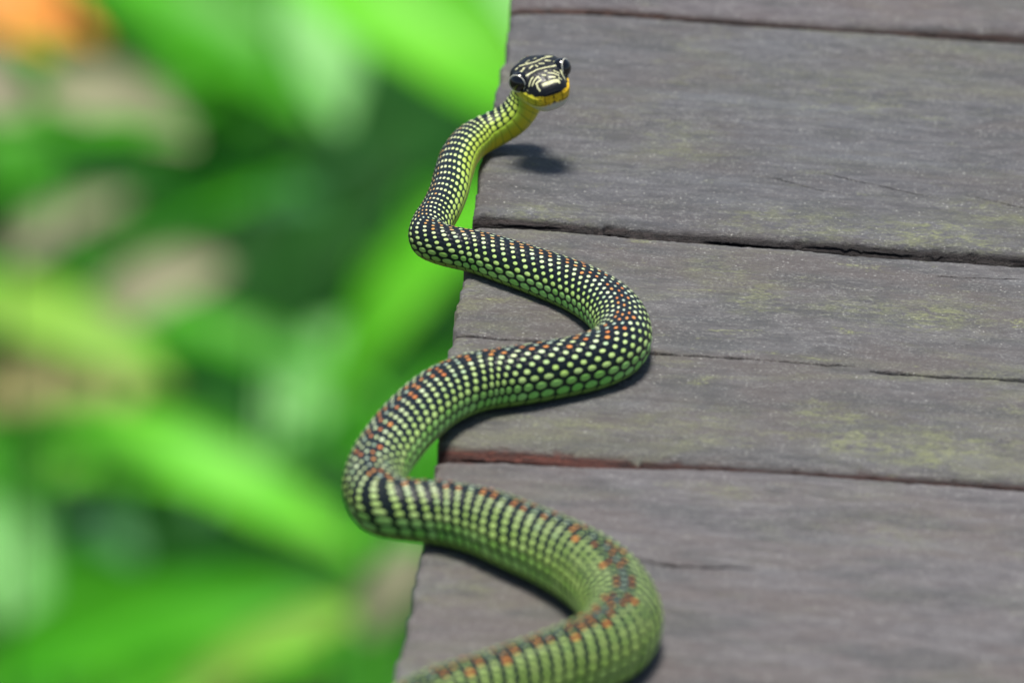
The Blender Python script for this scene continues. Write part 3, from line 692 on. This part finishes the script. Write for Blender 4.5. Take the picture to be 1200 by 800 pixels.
plant('plant with yellowish green leaf at the left border', 'plant',
      [((-60, 350), (200, 440), 90, 4.5, 'yellow'), ((-60, 330), (90, 400), 70, 4.7, 'bright'), ((60, 370), (480, 470), 62, 4.8, 'mid'), ((150, 440), (60, 560), 70, 5.0, 'tan')])
plant('plant with green leaves rising at the upper left beside the orange flower', 'plant',
      [((80, -40), (370, 130), 125, 4.7, 'mid'), ((150, -60), (330, 40), 100, 4.9, 'mid'), ((10, 190), (230, 150), 34, 4.2, 'mid'), ((-30, -10), (60, 90), 60, 4.9, 'mid')])
plant('plant with soft green leaf in the middle of the foliage between the brown leaves', 'plant',
      [((120, 310), (350, 200), 85, 4.7, 'mid'), ((230, 260), (380, 230), 60, 4.9, 'blue'), ((80, 200), (260, 210), 45, 5.1, 'dark')])
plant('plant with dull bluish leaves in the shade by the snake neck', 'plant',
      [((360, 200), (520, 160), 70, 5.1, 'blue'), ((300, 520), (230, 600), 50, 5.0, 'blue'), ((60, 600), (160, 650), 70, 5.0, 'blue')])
plant('plant with dark green leaves behind the bright slanting leaf', 'plant',
      [((500, 60), (360, 190), 130, 4.95, 'dark'), ((440, 250), (240, 340), 130, 5.0, 'dark'), ((300, 440), (150, 490), 90, 4.75, 'dark'), ((380, 330), (280, 420), 90, 5.3, 'dark'), ((560, 120), (400, 250), 90, 4.7, 'dark'), ((470, 210), (330, 380), 80, 4.75, 'dark')])
plant('plant with dark leaves under the lower left foliage', 'plant',
      [((300, 620), (180, 660), 60, 5.1, 'dark'), ((260, 620), (440, 700), 50, 5.2, 'dark'), ((500, 560), (420, 700), 90, 5.2, 'mid'), ((20, 200), (200, 240), 60, 5.3, 'dark')])
fl = plant('orange flower at the top left corner of the foliage', 'flower',
      [((-50, 5), (115, 40), 62, 4.8, 'orange'), ((-40, -25), (90, 10), 60, 4.85, 'orange'), ((-60, 40), (70, 50), 40, 4.82, 'orange')], name='orange_flower')
def dead(label, a, b, wpx, dist, mt='brown'):
    pa, pb = deep(*a, dist), deep(*b, dist)
    o = blade('fallen_leaf', pa, pb, wpx / FPX * (3 + (dist - 3) * 2.6) * 1.1, UPN, LM[mt], None, blunt=1.5); tag(o, label, 'leaf', 'dry leaves caught among the green plants')
dead('large pale dry leaf caught below the orange flower', (50, 105), (228, 160), 100, 4.3)
dead('pale dry leaf cut off by the left border', (-70, 90), (34, 130), 100, 4.3)
dead('narrow greyish dry leaf slanting up at the left', (-10, 320), (150, 225), 50, 4.75)
dead('pinkish dry leaf in the middle of the left foliage', (110, 380), (265, 305), 90, 4.55)
dead('brown dry leaf behind the yellowish leaf at the left border', (-30, 470), (110, 450), 80, 4.75, 'tan')
dead('small brown dry leaf low beside the boardwalk edge', (425, 740), (500, 640), 60, 4.25)

# dense low ground cover: nobody could count its leaves
def cover(name, n, box, zr, size, mat, seed):
    rg = np.random.default_rng(seed)
    C = np.stack([rg.uniform(*box[0], n), rg.uniform(*box[1], n), rg.uniform(*zr, n)], -1)
    d = rg.normal(size=(n, 3)); d[:, 2] = np.abs(d[:, 2]) * .3; d /= np.linalg.norm(d, axis=1)[:, None]
    up_ = np.stack([rg.normal(0, .35, n), rg.normal(0, .35, n), np.ones(n)], -1)
    wv = np.cross(d, up_); wv /= np.linalg.norm(wv, axis=1)[:, None]; nv = np.cross(wv, d)
    L = rg.uniform(size * .7, size * 1.8, n)[:, None]; w_ = L * rg.uniform(.14, .24, n)[:, None]
    v = np.stack([C, C + d * L * .35 + wv * w_ + nv * L * .06, C + d * L * .35 + nv * L * .0, C + d * L * .35 - wv * w_ + nv * L * .06, C + d * L * .72 + wv * w_ * .7 - nv * L * .02, C + d * L * .72 - wv * w_ * .7 - nv * L * .02, C + d * L - nv * L * .12], 1)
    f = np.array([[0, 1, 2, 2], [0, 2, 3, 3], [1, 4, 6, 2], [2, 6, 5, 3]])
    tris = np.array([[0, 1, 2], [0, 2, 3], [1, 4, 2], [4, 6, 2], [2, 6, 5], [2, 5, 3]])
    F = (np.arange(n) * 7)[:, None, None] + tris[None]
    o = mesh_obj(name, v.reshape(-1, 3), F.reshape(-1, 3), mat); return o
tag(cover('ground_cover', 26000, ((-5.0, 2), (5, 13.5)), (-H, -H + .16), .11, LM['dark'], 3), 'dark green low foliage covering the ground', None, None, 'stuff')
tag(cover('undergrowth', 5000, ((-5.0, 2), (5, 13.5)), (-H + .05, -H + .2), .12, LM['mid'], 4), 'mid green leafy undergrowth among the plants', None, None, 'stuff')
